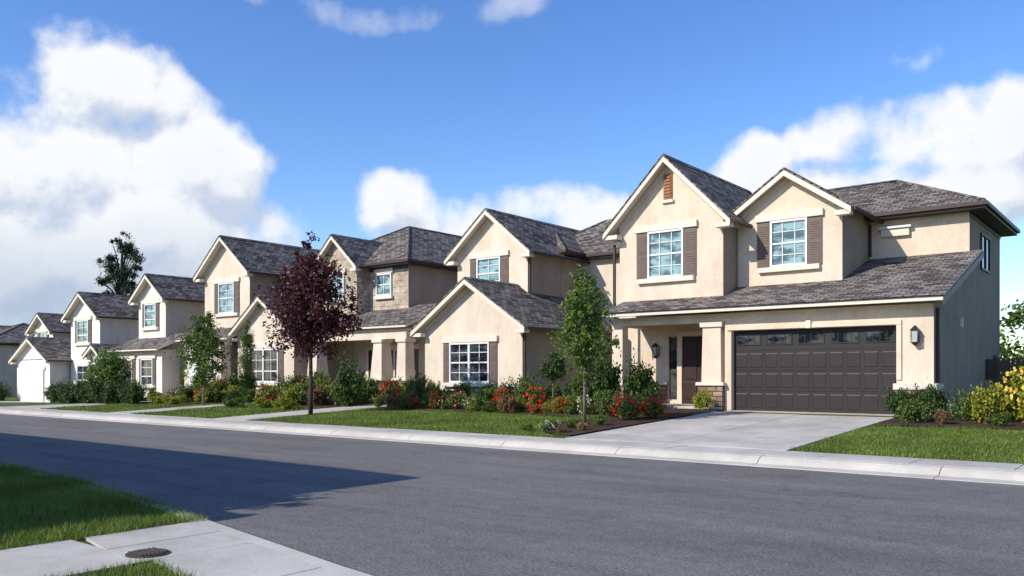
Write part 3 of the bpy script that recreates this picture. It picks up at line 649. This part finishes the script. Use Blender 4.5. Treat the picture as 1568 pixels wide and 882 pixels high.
blades('lawn_grass',110000,rect(-18,-7.72,2.0,6.2),.010,.075,lambda a,b_:.12,lambda x,y:(y<ykv(x)-.25)&(y>-.362*x-1.2))
blades('lawn_grass',40000,rect(-6.4,-1,.8,3.8),.008,.06,lambda a,b_:.12,lambda x,y:(y<ykv(x)-1.31))
blades('lawn_grass',50000,rect(-24,-11.3,16.05,21.6),.018,.06,gz,lambda x,y:(x<-11.3-2.2*np.minimum(1,np.sqrt(np.maximum(0,(y-16.4)/1.6))))|(y<16.4))
blades('lawn_grass',50000,rect(-5.95,7,16.05,21.8),.016,.06,gz,true)
blades('lawn_grass',30000,rect(-39.8,-26,16.05,21.2),.03,.07,gz,lambda x,y:(x<-33.4)|(x>-31.7))
# ---------------------------------------------------------------- camera, sun, sky
cam=bpy.data.cameras.new('camera'); co=bpy.data.objects.new('camera',cam); COL.objects.link(co); sc.camera=co
cam.sensor_width=36; cam.lens=29.4; cam.clip_end=6000; cam.shift_y=.0863
co.location=(0,0,1.6); co.rotation_euler=(math.radians(90),0,math.radians(38.6))
EL=math.radians(33); sx,sy=.375,.927
sl=bpy.data.lights.new('sun','SUN'); sl.energy=5.0; sl.angle=math.radians(.5); sl.color=(1,.94,.84)
so=bpy.data.objects.new('sun',sl); COL.objects.link(so)
so.rotation_euler=Vector((sx*math.cos(EL),sy*math.cos(EL),-math.sin(EL))).to_track_quat('-Z','Y').to_euler()
w=bpy.data.worlds.new('World'); sc.world=w; w.use_nodes=True; nt=w.node_tree
try: w.cycles.sampling_method='MANUAL'; w.cycles.sample_map_resolution=256
except Exception as e: print(e)
bg=nt.nodes['Background']; bg.inputs[1].default_value=.12
sky=N(nt,'ShaderNodeTexSky',sky_type='NISHITA'); sky.sun_disc=False; sky.sun_elevation=EL; sky.sun_rotation=math.atan2(-sx,-sy)%(2*math.pi)
sky.air_density=1.0; sky.dust_density=.3; sky.ozone_density=3.0
g=bpy.data.node_groups.new('cloud_density','ShaderNodeTree')
g.interface.new_socket('Vector',in_out='INPUT',socket_type='NodeSocketVector'); g.interface.new_socket('Density',in_out='OUTPUT',socket_type='NodeSocketFloat')
gi=N(g,'NodeGroupInput'); go=N(g,'NodeGroupOutput')
def MA(op,a,b_=None,c=None,nt_=None):
    n=N(nt_ or g,'ShaderNodeMath',operation=op)
    for i,v_ in enumerate((a,b_,c)):
        if v_ is None: continue
        if hasattr(v_,'type'): (nt_ or g).links.new(v_,n.inputs[i])
        else: n.inputs[i].default_value=v_
    return n.outputs[0]
wn=N(g,'ShaderNodeTexNoise'); wn.inputs['Scale'].default_value=6; wn.inputs['Detail'].default_value=4; g.links.new(gi.outputs[0],wn.inputs['Vector'])
ws=N(g,'ShaderNodeVectorMath',operation='SUBTRACT'); g.links.new(wn.outputs['Color'],ws.inputs[0]); ws.inputs[1].default_value=(.5,.5,.5)
wa=N(g,'ShaderNodeVectorMath',operation='MULTIPLY_ADD'); g.links.new(ws.outputs[0],wa.inputs[0]); wa.inputs[1].default_value=(.10,.10,.07); g.links.new(gi.outputs[0],wa.inputs[2])
sp=N(g,'ShaderNodeSeparateXYZ'); g.links.new(wa.outputs[0],sp.inputs[0])
az=MA('MULTIPLY',MA('ARCTAN2',sp.outputs[0],sp.outputs[1]),57.2958)
el=MA('MULTIPLY',MA('ARCSINE',sp.outputs[2]),57.2958)
cb=N(g,'ShaderNodeCombineXYZ'); g.links.new(az,cb.inputs[0]); g.links.new(el,cb.inputs[1])
F0=-38.6
BL=[(-30,13.0,8,4.6,1.1),(-25.5,16.6,6,3.0,1.0),(-21.0,13.0,5,3.8,1.05),(-29,6.5,10,5,1.15),(-22.0,8.0,7,4.6,1.1),(-28,19.6,3.5,1.2,.35),
(-13.6,9.8,4,1.8,.55),(-8.6,11.0,3.6,2.4,1.05),(-4.2,10.6,4.0,2.2,1.0),(1.6,11.7,4.2,2.3,1.0),(5.6,10.6,3.8,2.0,.9),(-1,8.4,10,1.8,.75),
(16,13.0,3.0,3.0,1.2),(22,15.0,3.8,2.4,1),(27.5,14.4,6,3.0,1.1),(31,15.4,3.4,3.2,1.15),(26,11.8,9,2.2,1.0),
(-6.5,23.4,8.5,.9,.40),(4.6,23.2,2.4,1.1,.2),(-19,23.4,5,.8,.35),(25.3,18.9,3.0,.8,.15)]
acc=None
for a,e,ra,re,s in BL:
    d=N(g,'ShaderNodeVectorMath',operation='SUBTRACT'); g.links.new(cb.outputs[0],d.inputs[0]); d.inputs[1].default_value=(a+F0,e,0)
    q=N(g,'ShaderNodeVectorMath',operation='MULTIPLY'); g.links.new(d.outputs[0],q.inputs[0]); q.inputs[1].default_value=(1/ra,1/re,0)
    r=N(g,'ShaderNodeVectorMath',operation='DOT_PRODUCT'); g.links.new(q.outputs[0],r.inputs[0]); g.links.new(q.outputs[0],r.inputs[1])
    f_=MA('MULTIPLY_ADD',r.outputs['Value'],-s*.8,s)
    acc=f_ if acc is None else MA('SMOOTH_MAX',acc,f_,.25)
acc=MA('MAXIMUM',acc,-1.2)
n1=N(g,'ShaderNodeTexNoise'); n1.inputs['Scale'].default_value=9; n1.inputs['Detail'].default_value=7; n1.inputs['Roughness'].default_value=.53; g.links.new(gi.outputs[0],n1.inputs['Vector'])
dn=MA('MULTIPLY_ADD',MA('SUBTRACT',n1.outputs[0],.5),3.4,MA('SUBTRACT',acc,.12))
g.links.new(dn,go.inputs[0])
tc=N(nt,'ShaderNodeTexCoord').outputs['Generated']
def dens(off):
    ad=N(nt,'ShaderNodeVectorMath',operation='ADD'); nt.links.new(tc,ad.inputs[0]); ad.inputs[1].default_value=off
    gn=N(nt,'ShaderNodeGroup'); gn.node_tree=g; nt.links.new(ad.outputs[0],gn.inputs[0]); return gn.outputs[0]
d1=dens((0,0,0)); d2=dens((-.014,-.006,.026))
def sstep(x,a,b_,lo=0,hi=1):
    n=N(nt,'ShaderNodeMapRange',interpolation_type='SMOOTHSTEP'); nt.links.new(x,n.inputs[0]); n.inputs[1].default_value=a; n.inputs[2].default_value=b_; n.inputs[3].default_value=lo; n.inputs[4].default_value=hi; return n.outputs[0]
sz=N(nt,'ShaderNodeSeparateXYZ'); nt.links.new(tc,sz.inputs[0])
hi_=sstep(sz.outputs[2],.33,.37,1,.45)
alpha=MA('MULTIPLY',sstep(d1,-.1,.6),hi_,None,nt)
lit=MA('SUBTRACT',d1,d2,None,nt); lit=sstep(lit,-.5,.2)
thick=sstep(d1,.6,1.9)
low=sstep(sz.outputs[2],.05,.20,1,0)
cl=mixc(nt,lit,(5.0,5.6,6.8),(8.3,8.35,8.45))
gf=MA('MULTIPLY_ADD',low,.7,MA('MULTIPLY',thick,.14,None,nt),nt)
cl=mixc(nt,MA('MINIMUM',gf,.8,None,nt),cl,(3.2,4.0,5.4))
hs=N(nt,'ShaderNodeHueSaturation'); hs.inputs['Hue'].default_value=.512; hs.inputs['Saturation'].default_value=1.22; hs.inputs['Value'].default_value=1.75; nt.links.new(sky.outputs[0],hs.inputs['Color'])
res=mixc(nt,MA('MULTIPLY',alpha,.96,None,nt),hs.outputs[0],cl)
nt.links.new(res,bg.inputs[0])
sc.view_settings.view_transform='Standard'; sc.view_settings.look='None'; sc.view_settings.exposure=0
print('OBJ',len(bpy.data.objects))
